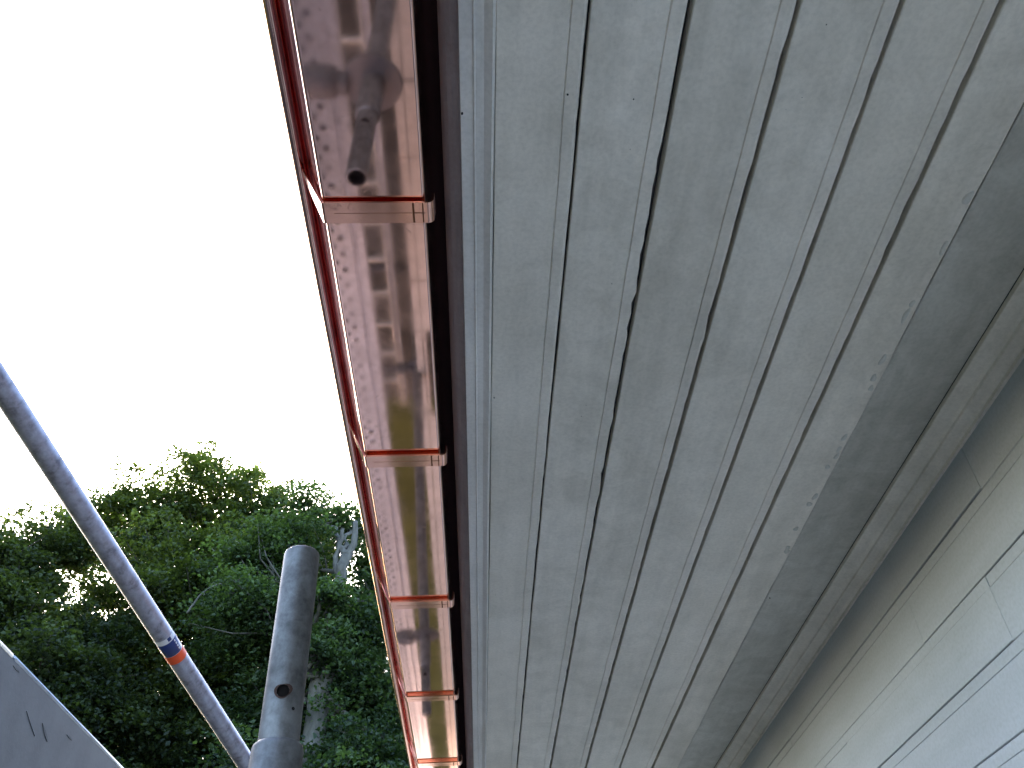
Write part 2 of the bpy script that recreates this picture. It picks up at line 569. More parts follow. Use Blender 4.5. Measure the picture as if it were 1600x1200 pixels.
# fascia moulding between the soffit and the gutter
fw = Wobble((2, 8), (0.0003, 0.0002))
fascia_prof = [(-0.0074, ZS - 0.0010), (-0.0078, ZS - 0.0030), (-0.0105, ZS - 0.0052), (-0.0190, ZS - 0.0010), (-0.0200, ZS - 0.0004), (-0.0300, ZS - 0.0002), (-0.0304, ZS - 0.0022), (-0.0316, ZS - 0.0028),
               (-0.0325, ZS - 0.0020), (-0.0330, ZS - 0.0006), (-0.0478, ZS - 0.0006), (-0.0484, ZS + 0.0004), (-0.0486, ZS + 0.0320)]
fascia = hpart('fascia', sweep(fascia_prof + [(-0.0470, ZS + 0.0320), (-0.0074, ZS + 0.0230)], ys_fine, lambda i, y: (fw(y), 0) if i in (0, 1, 2) else (0, 0)), M['moulding'])
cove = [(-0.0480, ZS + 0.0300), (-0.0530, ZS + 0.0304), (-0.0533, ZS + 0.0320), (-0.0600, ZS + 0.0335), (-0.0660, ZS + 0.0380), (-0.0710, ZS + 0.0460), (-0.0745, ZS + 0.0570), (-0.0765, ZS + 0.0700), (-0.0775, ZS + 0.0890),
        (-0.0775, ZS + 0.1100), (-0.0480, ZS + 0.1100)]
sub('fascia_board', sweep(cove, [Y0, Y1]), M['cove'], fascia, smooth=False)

sub('gap_shade_strip', sweep([(-0.0480, ZS + 0.111), (-0.100, ZS + 0.111), (-0.100, ZS + 0.118), (-0.0480, ZS + 0.118)], [Y0, Y1]), M['black'], fascia)  # near-black strip added so the gap behind the gutter reads as unlit
# pale boarded wall: planks laid lengthwise, each a length of its own, joints mostly closed by paint
wall = hpart('wall', sweep([(XW + 0.020, ZS + 0.02), (XW + 0.020, DECK - 1.0), (XW + 0.20, DECK - 1.0), (XW + 0.20, ZS + 0.02)], [Y0, Y1]), M['dark'])
wall['label'] = 'pale blue grey painted board wall with broken joint lines'
pitch = 0.1112
ztop = 0.8945 - 0.110 + 0.110
row = 0
zt = 0.8950
while zt > DECK - 0.9:
    zb = (0.784 if row == 0 else 0.784 - 0.1112 * row)
    ends = [Y0]
    y = -0.3 + 0.37 * (row % 3) + random.uniform(0, 0.25)
    while y < Y1 - 0.6:
        ends.append(y); y += random.uniform(0.45, 0.8) if zt > 0.2 else random.uniform(2.2, 3.2)
    ends.append(Y1)
    for a, bnd in zip(ends[:-1], ends[1:]):
        dz0, dz1 = random.choice([0, 0.0006, 0.0016]), random.choice([0, 0.0006, 0.0016])
        gp = random.choice([0.0002, 0.0002, 0.0004, 0.0008, 0.0014, 0.0020])
        xo = random.uniform(-0.0004, 0.0004)
        # profile in (x, z): face at XW, lower margin stepped back like the soffit boards
        pr = [(XW + 0.0195, zt), (XW + 0.002 + xo, zt), (XW + xo, zt - 0.0012), (XW + xo, zb + gp + 0.0012), (XW + 0.0009 + xo, zb + gp), (XW + 0.0195, zb + gp)]
        st = 0.0195
        ch = random.choice([0.00025, 0.0004, 0.0008, 0.0014])
        vd = random.choice([0.0004, 0.0012, 0.0020, 0.0026])
        rc = random.choice([0.0001, 0.0003, 0.0007, 0.0012])
        pr = [(XW + 0.0195, zt - 0.0002), (XW + rc + ch + xo, zt - 0.0001), (XW + rc + xo, zt - 0.0001 - ch), (XW + rc + xo, zt - st + 0.0006), (XW + rc + xo + vd, zt - st - 0.0002),
              (XW + xo, zt - st - 0.0014), (XW + xo, zb + gp + 0.0010), (XW + xo + 0.0012, zb + gp), (XW + 0.0195, zb + gp)]
        n = max(2, int((bnd - a) / 0.05)) if (zt > 0.2 and bnd < 4) else 2
        yy = [a + 0.0002 + (bnd - a - 0.0004) * i / (n - 1) for i in range(n)]
        wb = Wobble((9, 33), (0.0004, 0.0003))
        def jit(i, y, wb=wb, a=a, bnd=bnd, d0=dz0, d1=dz1):
            f = (y - a) / (bnd - a)
            return (0, (d0 * (1 - f) + d1 * f + abs(wb(y)) * 0.8) if i in (6, 7) else 0)
        sub('wall_plank', sweep(pr, yy, jit), M['wall'][random.randrange(3)], wall)
    zt = zb
    row += 1
hpart('lower_wall', sweep([(XW + 0.005, DECK - 0.98), (XW + 0.005, GROUND), (XW + 0.2, GROUND), (XW + 0.2, DECK - 0.98)], [Y0, Y1]), M['render_wall'])
hpart('gable_wall', sweep([(XW + 0.21, ZS), (XW + 0.21, GROUND), (6.2, GROUND), (6.2, ZS)], [Y0 + 0.02, Y1 - 0.02]), M['render_wall'])
# roof above the eaves
hpart('roof', sweep([(-0.165, 1.020), (-0.165, 1.045), (3.4, 3.55), (7.0, 1.02), (7.0, 0.99), (3.4, 3.51), (-0.05, 1.055)], [Y0, Y1]), M['roof'])

# ------------------------------------------------------------------ copper gutter
gutter = empty('copper_gutter', (-0.16, 4.0, ZG))
tag(gutter, 'bright copper box gutter with rolled front bead hung along the eaves', 'gutter')
XBL, XBR = -0.2202, -0.0934
TILT = -0.05             # the trough floor drops a little towards the front
TOPZ = ZG + 0.0819
XFT = -0.2548            # top of the splayed front, where the bead starts
def arc(c, r, a0, a1, n):
    return [(c[0] + r * math.cos(math.radians(a0 + (a1 - a0) * i / n)), c[1] + r * math.sin(math.radians(a0 + (a1 - a0) * i / n))) for i in range(n + 1)]

def sh(g):
    v, f = g
    return [(q[0], q[1], q[2] + TILT * (XBR - q[0])) for q in v], f

# back up, bottom, splayed front (as an outer line), then turned into a sheet
sl = math.atan2(XBL - XFT, TOPZ - ZG)                       # splay from vertical
R_ = 0.0026
outer = [(XBR, ZG + 0.115), (XBR, ZG + 0.03), (XBR, ZG + R_ + 0.0012)]
outer += arc((XBR - R_, ZG + R_), R_, 0, -90, 6)
outer += [(XBR - R_ - 0.0012, ZG)] + [(XBR + (XBL - XBR) * f, ZG) for f in (0.25, 0.5, 0.75)] + [(XBL + 0.0038 + 0.0012, ZG)]
deg = math.degrees(sl)
end = -180 + 0 + deg                                        # direction normal of the front face
R2 = 0.0038
fc = (XBL + R2 * 0.75, ZG + R2)
outer += arc(fc, R2, -90, -180 + deg, 8)
d = Vector((-math.sin(sl), math.cos(sl)))
p0 = Vector(outer[-1])
outer += [tuple(p0 + d * 0.0012)]
front = [tuple(p0 + d * q) for q in (0.0012, 0.004, 0.03, 0.06, 0.0884)]
def thick(line, t):
    """offset a polyline to its inner side"""
    out = []
    for i, p in enumerate(line):
        a = Vector(line[max(0, i - 1)]); b_ = Vector(line[min(len(line) - 1, i + 1)])
        tv = (b_ - a).normalized()
        out.append((p[0] + tv.y * t, p[1] - tv.x * t))
    return out
inner = thick(outer, 0.0009)
# keep the inner line on the inside of the trough
if inner[8][1] < ZG: inner = thick(outer, -0.0009)
gys = [Y0, -1.0, 0.0] + [0.2 + 0.1 * i for i in range(45)] + [5.0, 6.0, 7.5, 9.0, Y1]
tr = mesh_obj('trough', *sh(sweep(outer + inner[::-1], gys)), M['copper'], gutter, True, origin=(0, 0, 0))
fin = thick(front, 0.0009)
if fin[2][0] < front[2][0]: fin = thick(front, -0.0009)
mesh_obj('front_face', *sh(sweep(front + fin[::-1], gys)), M['copper_front'], gutter, True, origin=(0, 0, 0))
# rolled bead along the front
bead_r = 0.0082
pt = p0 + d * 0.0889
nrm_out = Vector((-math.cos(sl), -math.sin(sl)))
bc = pt + nrm_out * (bead_r * 0.97) - d * 0.0005
mesh_obj('front_bead', *sh(sweep(arc(bc, bead_r, 0, 345, 23), gys)), M['copper'], gutter, True, origin=(0, 0, 0))

# brackets: a flat strip under the trough, up behind it round a bend and up the front to the bead
def strip_path():
    zb = ZG - 0.0078
    path = [(XBR + 0.0115, ZG + 0.014), (XBR + 0.0115, zb + 0.0115)]
    path += arc((XBR + 0.0035, zb + 0.008), 0.008, 0, -90, 7)
    path += [(XBR, zb), (XBR - 0.06, zb), (XBL + 0.008, zb)]
    path += arc((XBL + 0.0025, zb + 0.0045), 0.0045, -90, -180 + deg, 5)
    q = Vector(path[-1])
    tip = bc + Vector((0.0045, -bead_r - 0.0012))
    path += [tuple(q.lerp(tip, 0.05)), tuple(q.lerp(tip, 0.5)), tuple(tip)]
    return path
sp_path = strip_path()
BW, BT = 0.0305, 0.0030
def bracket_geo():
    inn = thick(sp_path, BT)
    if inn[11][1] < sp_path[11][1]: inn = thick(sp_path, -BT)
    prof = sp_path + inn[::-1]
    e = 0.0008
    n = len(sp_path)
    vs, fs = sweep(prof, [-BW / 2, -BW / 2 + e, BW / 2 - e, BW / 2])
    # taper the front leg towards the bead
    m = len(prof)
    out = []
    for idx, v in enumerate(vs):
        i = idx % m
        x, y, z = v
        j = i if i < n else 2 * n - 1 - i
        if j == n - 1: y = y * 0.30 - BW * 0.30
        elif j == n - 2: y = y * 0.72 - BW * 0.12
        out.append((x, y, z))
    return out, fs
bg_v, bg_f = sh(bracket_geo())
bo = mesh_obj('bracket', bg_v, bg_f, M['copper_strip'], None, False)
bo_me = bo.data
clip_v, clip_f = [], []
zb = ZG - 0.0078
def add_box(vs, fs, lo, hi):
    b0 = len(vs)
    for x in (lo[0], hi[0]):
        for y in (lo[1], hi[1]):
            for z in (lo[2], hi[2]): vs.append((x, y, z))
    for f in ((0, 1, 3, 2), (4, 6, 7, 5), (0, 4, 5, 1), (2, 3, 7, 6), (0, 2, 6, 4), (1, 5, 7, 3)):
        fs.append(tuple(b0 + i for i in f))
# the folded tab that shows as an H of tarnished lines, and the strip's centre crease
add_box(clip_v, clip_f, (-0.1085, -0.0145, zb - 0.0004), (-0.1060, 0.0145, zb + 0.001))
add_box(clip_v, clip_f, (-0.1060, -0.0006, zb - 0.0003), (-0.0935, 0.0006, zb + 0.001))
add_box(clip_v, clip_f, (-0.0962, -0.0145, zb - 0.0003), (-0.0945, 0.0145, zb + 0.001))
tab = mesh_obj('tab_crease', *sh((clip_v, clip_f)), M['scratch'], None, False)
cr = mesh_obj('centre_crease', *sh((lambda v, f: (add_box(v, f, (-0.206, -0.0003, zb - 0.00015), (-0.109, 0.0003, zb + 0.001)), (v, f))[1])([], [])), M['scratch'], None, False)
YB = [(-1.0 + i) * 0.5095 + 0.0855 * 1.0 for i in range(-1, 20)]
first = True
for yb in [0.5945 + 0.15 * 0 + 0.5095 * i for i in range(-3, 19)]:
    yb = yb + 0.010
    o = bo if first else bo.copy()
    if not first: COL.objects.link(o)
    o.parent = gutter
    o.location = Vector((0, yb, 0)) - gutter.location
    for srcp in (tab, cr):
        c_ = srcp if first else srcp.copy()
        if not first: COL.objects.link(c_)
        c_.parent = o
    first = False

# ------------------------------------------------------------------ scaffold
SX, SY = -0.2135, 0.800
R_BIG, R_SP = 0.02415, 0.0193
def standard(name, x, y, collar, label, spig=True, group='scaffold standards'):
    t = empty(name, (x, y, GROUND))
    tag(t, label, 'scaffold pole', group)
    h = collar - GROUND
    prof = [(R_BIG - 0.004, 0.0), (R_BIG, 0.0), (R_BIG, h - 0.006), (R_BIG - 0.0012, h - 0.003), (R_BIG - 0.0035, h - 0.0008), (R_SP - 0.0005, h)]
    mesh_obj('tube', *lathe_geo(prof, (0, 0, 0), (0, 0, 1), 40), M['galv'], t, True)
    if spig:
        hs = 0.207
        # spigot as a real shell with a pin hole through its front
        sv, sf = [], []
        seg, rows = 64, 60
        ref_ang = math.atan2(-y, -x) - 0.12          # the hole looks towards the camera, a little to its left
        hole_z, hole_r = 0.043, 0.0062
        zs = [0.0 - 0.004 + (hs - 0.004 + 0.004) * i / rows for i in range(rows + 1)]
        zs += [hs - 0.002, hs - 0.0006, hs]
        for i, z in enumerate(zs):
            r = R_SP if i <= rows else (R_SP - 0.0006, R_SP - 0.0018, R_SP - 0.0030)[i - rows - 1]
            for k in range(seg):
                a = 2 * math.pi * k / seg
                sv.append((r * math.cos(a), r * math.sin(a), h + z))
        def in_hole(k, i):
            a = 2 * math.pi * (k + 0.5) / seg
            da = (a - ref_ang + math.pi) % (2 * math.pi) - math.pi
            zc = (zs[i] + zs[i + 1]) / 2
            return (da * R_SP) ** 2 + (zc - hole_z) ** 2 < hole_r ** 2
        rim = set()
        for i in range(len(zs) - 1):
            for k in range(seg):
                if in_hole(k, i): continue
                a0, b0 = i * seg + k, i * seg + (k + 1) % seg
                sf.append((a0, b0, b0 + seg, a0 + seg))
                for dk, di in ((1, 0), (-1, 0), (0, 1), (0, -1)):
                    if 0 <= i + di < len(zs) - 1 and in_hole((k + dk) % seg, i + di):
                        rim |= {a0, b0, b0 + seg, a0 + seg}
        # round the hole: pull rim vertices onto its circle
        for j in rim:
            x_, y_, z_ = sv[j]
            a = math.atan2(y_, x_)
            da = ((a - ref_ang + math.pi) % (2 * math.pi) - math.pi) * R_SP
            dz = z_ - h - hole_z
            l = math.hypot(da, dz)
            if 0.6 * hole_r < l < 1.45 * hole_r:
                da, dz = da * hole_r / l, dz * hole_r / l
                aa = ref_ang + da / R_SP
                sv[j] = (R_SP * math.cos(aa), R_SP * math.sin(aa), h + hole_z + dz)
        # inner bore
        n0 = len(sv)
        zi = [hs, hs - 0.002, 0.0]
        for z in zi:
            for k in range(seg):
                a = 2 * math.pi * k / seg
                sv.append(((R_SP - 0.0034) * math.cos(a), (R_SP - 0.0034) * math.sin(a), h + z))
        top = (len(zs) - 1) * seg
        for k in range(seg):
            k2 = (k + 1) % seg
            sf.append((top + k, top + k2, n0 + k2, n0 + k))
        spo = mesh_obj('spigot', sv, sf, M['galv'], t, True)
        bv, bf = lathe_geo([(R_SP - 0.0034, hs - 0.0005), (R_SP - 0.0036, 0.0), (0.0001, 0.0)], (0, 0, h), (0, 0, 1), 32)
        mesh_obj('bore', bv, bf, M['hole'], spo, True)
        # rusty ring worn round the pin hole
        er_, et = Vector((math.cos(ref_ang), math.sin(ref_ang), 0)), Vector((-math.sin(ref_ang), math.cos(ref_ang), 0))
        rv, rf = [], []
        nn = 22
        for q in (hole_r * 0.99, hole_r * 1.28):
            for k in range(nn):
                a = 2 * math.pi * k / nn
                w = q * (1 + (0.12 * math.sin(2 * a + 1) + 0.10 * math.sin(3 * a) if q > hole_r else 0))
                aa = ref_ang + w * math.cos(a) / R_SP
                rr_ = R_SP + 0.00025
                rv.append((rr_ * math.cos(aa), rr_ * math.sin(aa), h + hole_z + w * math.sin(a)))
        for k in range(nn):
            rf.append((k, (k + 1) % nn, nn + (k + 1) % nn, nn + k))
        mesh_obj('rust_ring', rv, rf, M['rust'], spo, True)
        # little drilled hole beside it
        aa = ref_ang + 0.62
        pz = h + hole_z - 0.016
        pc = Vector((math.cos(aa) * (R_SP - 0.0004), math.sin(aa) * (R_SP - 0.0004), pz))
        mesh_obj('small_hole', *lathe_geo([(0.0016, 0.0), (0.0016, 0.0008), (0.0001, 0.0008)], pc, (math.cos(aa), math.sin(aa), 0), 10), M['hole'], spo)
    # rosette collar lower down
    for zr in (collar - 0.14, DECK - 0.06):
        zz = zr - GROUND
        mesh_obj('rosette', *lathe_geo([(R_BIG - 0.001, zz - 0.005), (0.060, zz - 0.005), (0.0615, zz - 0.0035), (0.0615, zz + 0.0035), (0.060, zz + 0.005), (R_BIG - 0.001, zz + 0.005)], (0, 0, 0), (0, 0, 1), 32), M['dull_steel'], t)
    return t

COLLAR = 0.276
st0 = standard('scaffold_standard', -0.199, SY, COLLAR + 0.0117, 'upright grey steel scaffold tube with narrower spigot top and a pin hole')
st0.location.x = 0.159
st0.rotation_euler.y = -0.0653
standard('scaffold_standard', SX, 3.37, COLLAR - 0.05, 'upright scaffold tube farther along, mirrored in the gutter', True)
standard('scaffold_standard', -1.25, 0.35, 1.52, 'tall outer scaffold tube carrying the top end of the sloping brace', False)
standard('scaffold_standard', -1.25, 3.37, 0.30, 'outer scaffold tube at the far end of the platform', False)

def pipe(name, a, b, r, mat, label, cat, group=None, seg=28):
    a, b = Vector(a), Vector(b)
    t = empty(name, a)
    tag(t, label, cat, group)
    ax = b - a
    L = ax.length
    v, f = lathe_geo([(r - 0.004, 0.03), (r - 0.004, 0.0), (r, 0.0), (r, L), (r - 0.004, L), (r - 0.004, L - 0.03)], (0, 0, 0), ax, seg)
    mesh_obj('tube', v, f, mat, t, True)
    return t, ax.normalized(), L
def fix_sharp(o, ang=0.6):
    me = o.data
    bm = bmesh.new(); bm.from_mesh(me)
    for e in bm.edges:
        if len(e.link_faces) == 2 and e.calc_face_angle(0) > ang: e.smooth = False
    bm.to_mesh(me); bm.free()

# sloping brace at the left
P1 = at_depth(0, 601, 1.66)
P2 = at_depth(383, 1190, 2.27)
dv = (P2 - P1)
A_, B_ = P1 - dv * 0.80, P1 + dv * 1.95
brace, bax, bl = pipe('scaffold_brace', A_, B_, 0.02415, M['galv_blue'], 'blue grey steel scaffold tube sloping across the lower left with a striped sticker', 'scaffold tube')
# sticker: where pixel rows cross the tube axis
def along(px_, py_):
    r = ray(px_, py_)
    # closest approach of the pixel ray to the tube axis
    w0 = -A_
    a, b_, c_ = r.dot(r), r.dot(bax), 1.0
    d_, e_ = r.dot(w0), bax.dot(w0)
    return (a * e_ - b_ * d_) / (a * c_ - b_ * b_)
s0, s1, s2, s3 = along(255, 991), along(258, 997), along(268, 1017), along(274, 1029)
def sleeve(name, u0, u1, r, mat, parent):
    v, f = lathe_geo([(0.0243, u0), (r, u0 + 0.0004), (r, u1 - 0.0004), (0.0243, u1)], (0, 0, 0), bax, 36)
    return mesh_obj(name, v, f, mat, parent, True)
stick = sleeve('sticker', s0, s3, 0.02440, M['label_white'], brace)
stick['label'] = 'navy, orange and white sticker wrapped round the tube'
sleeve('navy_band', s1 + 0.002, s2, 0.02452, M['label_navy'], stick)
sleeve('orange_band', s2 + 0.0003, s3, 0.02456, M['label_orange'], stick)
# worn light print on the navy band and dark print on the white edge
side = bax.cross(-P2.normalized()).normalized()
face_dir = side.cross(bax).normalized()
if face_dir.dot(-P2) < 0: face_dir = -face_dir
def patch(u0, u1, a0, a1, r, mat, name, parent):
    vs, fs = [], []
    n = 6
    for i in range(n + 1):
        a = a0 + (a1 - a0) * i / n
        q = face_dir * math.cos(a) + side * math.sin(a)
        vs += [tuple(bax * u0 + q * r), tuple(bax * u1 + q * r)]
    for i in range(n):
        fs.append((2 * i, 2 * i + 2, 2 * i + 3, 2 * i + 1))
    return mesh_obj(name, vs, fs, mat, parent, True)
sgn = 1 if side.dot(Vector((1, 0, 0))) > 0 else -1
for i in range(4):
    ln = (s2 - s1) / 5
    patch(s1 + 0.006 + ln * i, s1 + 0.006 + ln * (i + 0.62), sgn * 0.62, sgn * 0.78, 0.02466, M['label_white'], 'print_mark', stick)
patch(s0 + 0.001, s1 - 0.001, sgn * 0.1, sgn * 0.5, 0.02458, M['label_navy'], 'print_mark', stick)

# grey sheet panel standing along the outer side, only its top corner in view
EA, EB = at_depth(0, 1005, 1.50), at_depth(190, 1200, 2.005)
ed = (EB - EA)
pa, pb = EA - ed * 1.0, EA + ed * 1.7
th = Vector((-0.012, 0, 0))
panel = empty('sheet_panel', (pa.x, pa.y, DECK))
tag(panel, 'scuffed grey sheet panel with a bright edge at the lower left corner', 'panel')
pv = [(pa.x, pa.y, DECK), (pb.x, pb.y, DECK), (pb.x, pb.y, pb.z), (pa.x, pa.y, pa.z)]
pv2 = [tuple(Vector(v) + th) for v in pv]
mesh_obj('sheet', pv + pv2, [(0, 1, 2, 3), (4, 7, 6, 5), (0, 4, 5, 1), (1, 5, 6, 2), (2, 6, 7, 3), (3, 7, 4, 0)], M['panel'], panel, False, origin=tuple(panel.location))
# folded rim along the top, in two lengths that leave a small notch
for f0, f1 in ((-1.0, 0.080), (0.095, 1.7)):
    a, b_ = EA + ed * f0, EA + ed * f1
    off = Vector((0.0012, 0, 0.0006))
    v, f = tube_geo([a + off + th * 0.5, b_ + off + th * 0.5], 0.0062, 10)
    mesh_obj('rim', v, f, M['alu'], panel, True, origin=tuple(panel.location))
# scuffs
for (x0, y0, x1, y1, w) in [(41, 1111, 54, 1150, 0.0022), (66, 1130, 74, 1158, 0.006), (104, 1148, 112, 1156, 0.003), (20, 1040, 30, 1050, 0.003)]:
    nrm = (Vector(pv[1]) - Vector(pv[0])).cross(Vector((0, 0, 1))).normalized()
    if nrm.x < 0: nrm = -nrm
    def onp(x, y):
        r = ray(x, y); return r * (nrm.dot(Vector(pv[0])) / nrm.dot(r)) + nrm * 0.0009
    a, b_ = onp(x0, y0), onp(x1, y1)
    sdv = (b_ - a).cross(nrm).normalized() * w
    mid = (a + b_) / 2
    vs = [a, mid + sdv * 0.6, b_ + sdv * 0.3, b_ - sdv * 0.3, mid - sdv * 0.5]
    vs2 = [Vector(v_) - nrm * 0.0012 for v_ in vs]
    fs = [(0, 1, 2, 3, 4)] + [(i, (i + 1) % 5, 5 + (i + 1) % 5, 5 + i) for i in range(5)]
    M.setdefault('scuff', plain('scuff_mark', (0.072, 0.070, 0.068), 0.7))
    mesh_obj('scuff', vs + vs2, fs, M['scuff'], panel, False, origin=tuple(panel.location))

# ledgers and transoms that carry the platform (below the frame, mirrored in the copper)
def rail(a, b, label, r=0.02415):
    t, ax, L = pipe('scaffold_ledger', a, b, r, M['dull_steel'], label, 'scaffold tube', 'scaffold ledgers under the frame', 20)
    for u in (0.0, L):
        mesh_obj('wedge_head', *lathe_geo([(0.001, -0.035), (0.031, -0.03), (0.034, 0.0), (0.031, 0.03), (0.026, 0.045)], ax * (u + (0.05 if u == 0 else -0.05)), ax, 14), M['dull_steel'], t, True)
zt_ = COLLAR - 0.14
rail((SX - 0.03, SY, zt_), (-1.22, SY - 0.10, zt_), 'cross tube wedged into the near spigot tube')
rail((SX - 0.03, 3.37, zt_ - 0.05), (-1.22, 3.37, zt_ - 0.05), 'cross tube at the far end of the platform')
for y_, nm in ((0.35, 'near'), (3.37, 'far')):
    rail((SX - 0.03, y_ + (0.45 if y_ < 1 else 0), DECK - 0.06), (-1.22, y_, DECK - 0.06), f'transom under the {nm} end of the deck')

# platform: perforated steel plank outside, gap over the ladder, pale boards inside
sp0 = empty('steel_plank', (-0.65, 0.0, DECK))
tag(sp0, 'perforated steel scaffold plank mirrored in the gutter', 'scaffold plank')
YP0, YP1 = -3.0, 11.0
prof = [(-0.8335, DECK - 0.06), (-0.8335, DECK - 0.004), (-0.8295, DECK), (-0.4715, DECK), (-0.4665, DECK - 0.012), (-0.4535, DECK - 0.012), (-0.4495, DECK - 0.004), (-0.4155, DECK - 0.004), (-0.4115, DECK - 0.008), (-0.4115, DECK - 0.06),
        (-0.4145, DECK - 0.06), (-0.4145, DECK - 0.020), (-0.8305, DECK - 0.020), (-0.8305, DECK - 0.06)]
mesh_obj('plank_body', *sweep(prof, [YP0, YP1]), M['steel_deck'], sp0, False, origin=tuple(sp0.location))
dv_, df_ = [], []
hv_, hf_ = [], []
for i in range(int((YP1 - YP0) / 0.097)):
    for c in range(3):
        y = YP0 + 0.06 + 0.097 * i + (0.0485 if c % 2 else 0)
        x = -0.5235 - 0.037 * c
        for vs, fs, pr in ((dv_, df_, [(0.0215, 0.0), (0.0185, 0.0022), (0.0150, 0.0030)]), (hv_, hf_, [(0.0150, 0.0029), (0.0001, 0.0027)])):
            g, fg = lathe_geo(pr, (x, y, DECK + 0.0003), (0, 0, 1), 12)
            b0 = len(vs)
            vs += g; fs += [tuple(b0 + k for k in q) for q in fg]
a_ = mesh_obj('raised_rims', dv_, df_, M['steel_deck'], sp0, True, origin=tuple(sp0.location)); a_['kind'] = 'stuff'
a_ = mesh_obj('perforations', hv_, hf_, M['perf'], sp0, False, origin=tuple(sp0.location)); a_['kind'] = 'stuff'

inner_deck = empty('board_deck', (0.1, 1.0, DECK))
tag(inner_deck, 'pale boarded scaffold deck beside the house wall, mirrored in the gutter', 'scaffold deck')
BP = 0.355
y = YP0
while y < YP1 - 0.1:
    near_pole = any(y - 0.07 < py < y + BP + 0.07 for py in (SY, 3.37))
    for xa, xb in (((-0.2085, -0.1715), (-0.1655, -0.150), (-0.015, 0.62)) if near_pole else ((-0.2085, -0.1715), (-0.1655, -0.060), (-0.054, 0.62))):
        o = box('deck_board', (xa, y + 0.004, DECK - 0.045), (xb, y + BP - 0.004, DECK + random.uniform(-0.002, 0.002)), M['deck_pale'] if xb < 0 else M['deck_wood'], None, 0.0)
        o.parent = inner_deck
        o.location = -inner_deck.location
    y += BP

# ladder slung below the deck
ZL = -2.42
lad = empty('ladder', (-0.54, 3.0, ZL))
tag(lad, 'aluminium ladder slung under the platform, mirrored in the gutter', 'ladder')
for x in (-0.3635, -0.7235):
    pr = [(x - 0.024, ZL - 0.03), (x - 0.024, ZL + 0.03), (x - 0.021, ZL + 0.033), (x - 0.015, ZL + 0.012), (x + 0.015, ZL + 0.012), (x + 0.021, ZL + 0.033), (x + 0.024, ZL + 0.03), (x + 0.024, ZL - 0.03)]
    mesh_obj('rail', *sweep(pr, [0.3, 4.62]), M['alu'], lad, False, origin=tuple(lad.location))
y = 0.45
while y < 4.6:
    v, f = tube_geo([(-0.7235, y, ZL), (-0.3735, y, ZL)], 0.015, 12)
    mesh_obj('rung', v, f, M['alu'], lad, True, origin=tuple(lad.location))
    y += 0.28
for y_ in (0.9, 3.9):
    rail((SX - 0.03, 0.8 if y_ < 1 else 3.37, ZL - 0.058), (-1.22, 0.35 if y_ < 1 else 3.37, ZL - 0.058), 'low transom carrying the ladder ' + ('near the camera' if y_ < 1 else 'at its far end'))

# ------------------------------------------------------------------ trees
def crown_mesh(name, clusters, size, mat, parent):
    """clusters: list of (centre, horizontal sigma, vertical sigma, leaf count, tint)"""
    cs, ti = [], []
    for c, sh, sv, n, tnt in clusters:
        p = rng.normal(0, 1, (n, 3)) * np.array([sh, sh, sv]) + np.array(c)
        # leaves hang a little at the rim of each spray
        rad = np.linalg.norm(p[:, :2] - np.array(c)[:2], axis=1)
        p[:, 2] -= 0.35 * rad ** 2 / max(sh, 0.05) * 0.5
        cs.append(p)
        ti.append(np.clip(tnt + rng.normal(0, 0.16, n), 0, 1))
    P = np.concatenate(cs); T = np.concatenate(ti)
    n = len(P)
    nrm = rng.normal(0, 0.62, (n, 3)); nrm[:, 2] += 0.85
    nrm /= np.linalg.norm(nrm, axis=1, keepdims=True)
    ang = rng.uniform(0, 2 * np.pi, n)
    ref = np.stack([np.cos(ang), np.sin(ang), rng.normal(-0.25, 0.3, n)], 1)
    e1 = ref - nrm * (ref * nrm).sum(1, keepdims=True)
    e1 /= np.linalg.norm(e1, axis=1, keepdims=True)
    e2 = np.cross(nrm, e1)
    s = size * rng.uniform(0.6, 1.25, (n, 1))
    fold = nrm * s * 0.16
    V = np.empty((n, 6, 3))
    V[:, 0] = P - e1 * s * 0.50
    V[:, 1] = P - e1 * s * 0.10 + e2 * s * 0.34 + fold
    V[:, 2] = P + e1 * s * 0.24 + e2 * s * 0.24 + fold * 0.7
    V[:, 3] = P + e1 * s * 0.58 - fold * 0.8
    V[:, 4] = P + e1 * s * 0.24 - e2 * s * 0.24 + fold * 0.7
    V[:, 5] = P - e1 * s * 0.10 - e2 * s * 0.34 + fold
    base = (np.arange(n) * 6)[:, None]
    Fq = np.concatenate([base + np.array([0, 1, 2, 3]), base + np.array([0, 3, 4, 5])], 1).reshape(-1, 4)
    me = bpy.data.meshes.new(name)
    me.vertices.add(n * 6)
    me.vertices.foreach_set('co', V.reshape(-1))
    nf = len(Fq)
    me.loops.add(nf * 4)
    me.loops.foreach_set('vertex_index', Fq.reshape(-1).astype(np.int32))
    me.polygons.add(nf)
    me.polygons.foreach_set('loop_start', (np.arange(nf) * 4).astype(np.int32))
    me.polygons.foreach_set('loop_total', np.full(nf, 4, np.int32))
    me.update(calc_edges=True)
    at = me.attributes.new('tint', 'FLOAT', 'FACE')
    at.data.foreach_set('value', np.repeat(T, 2).astype(np.float32))
    me.materials.append(mat)
    o = bpy.data.objects.new(name, me)
    link(o, parent)
    o['kind'] = 'stuff'
    o.location = -parent.location
    return o

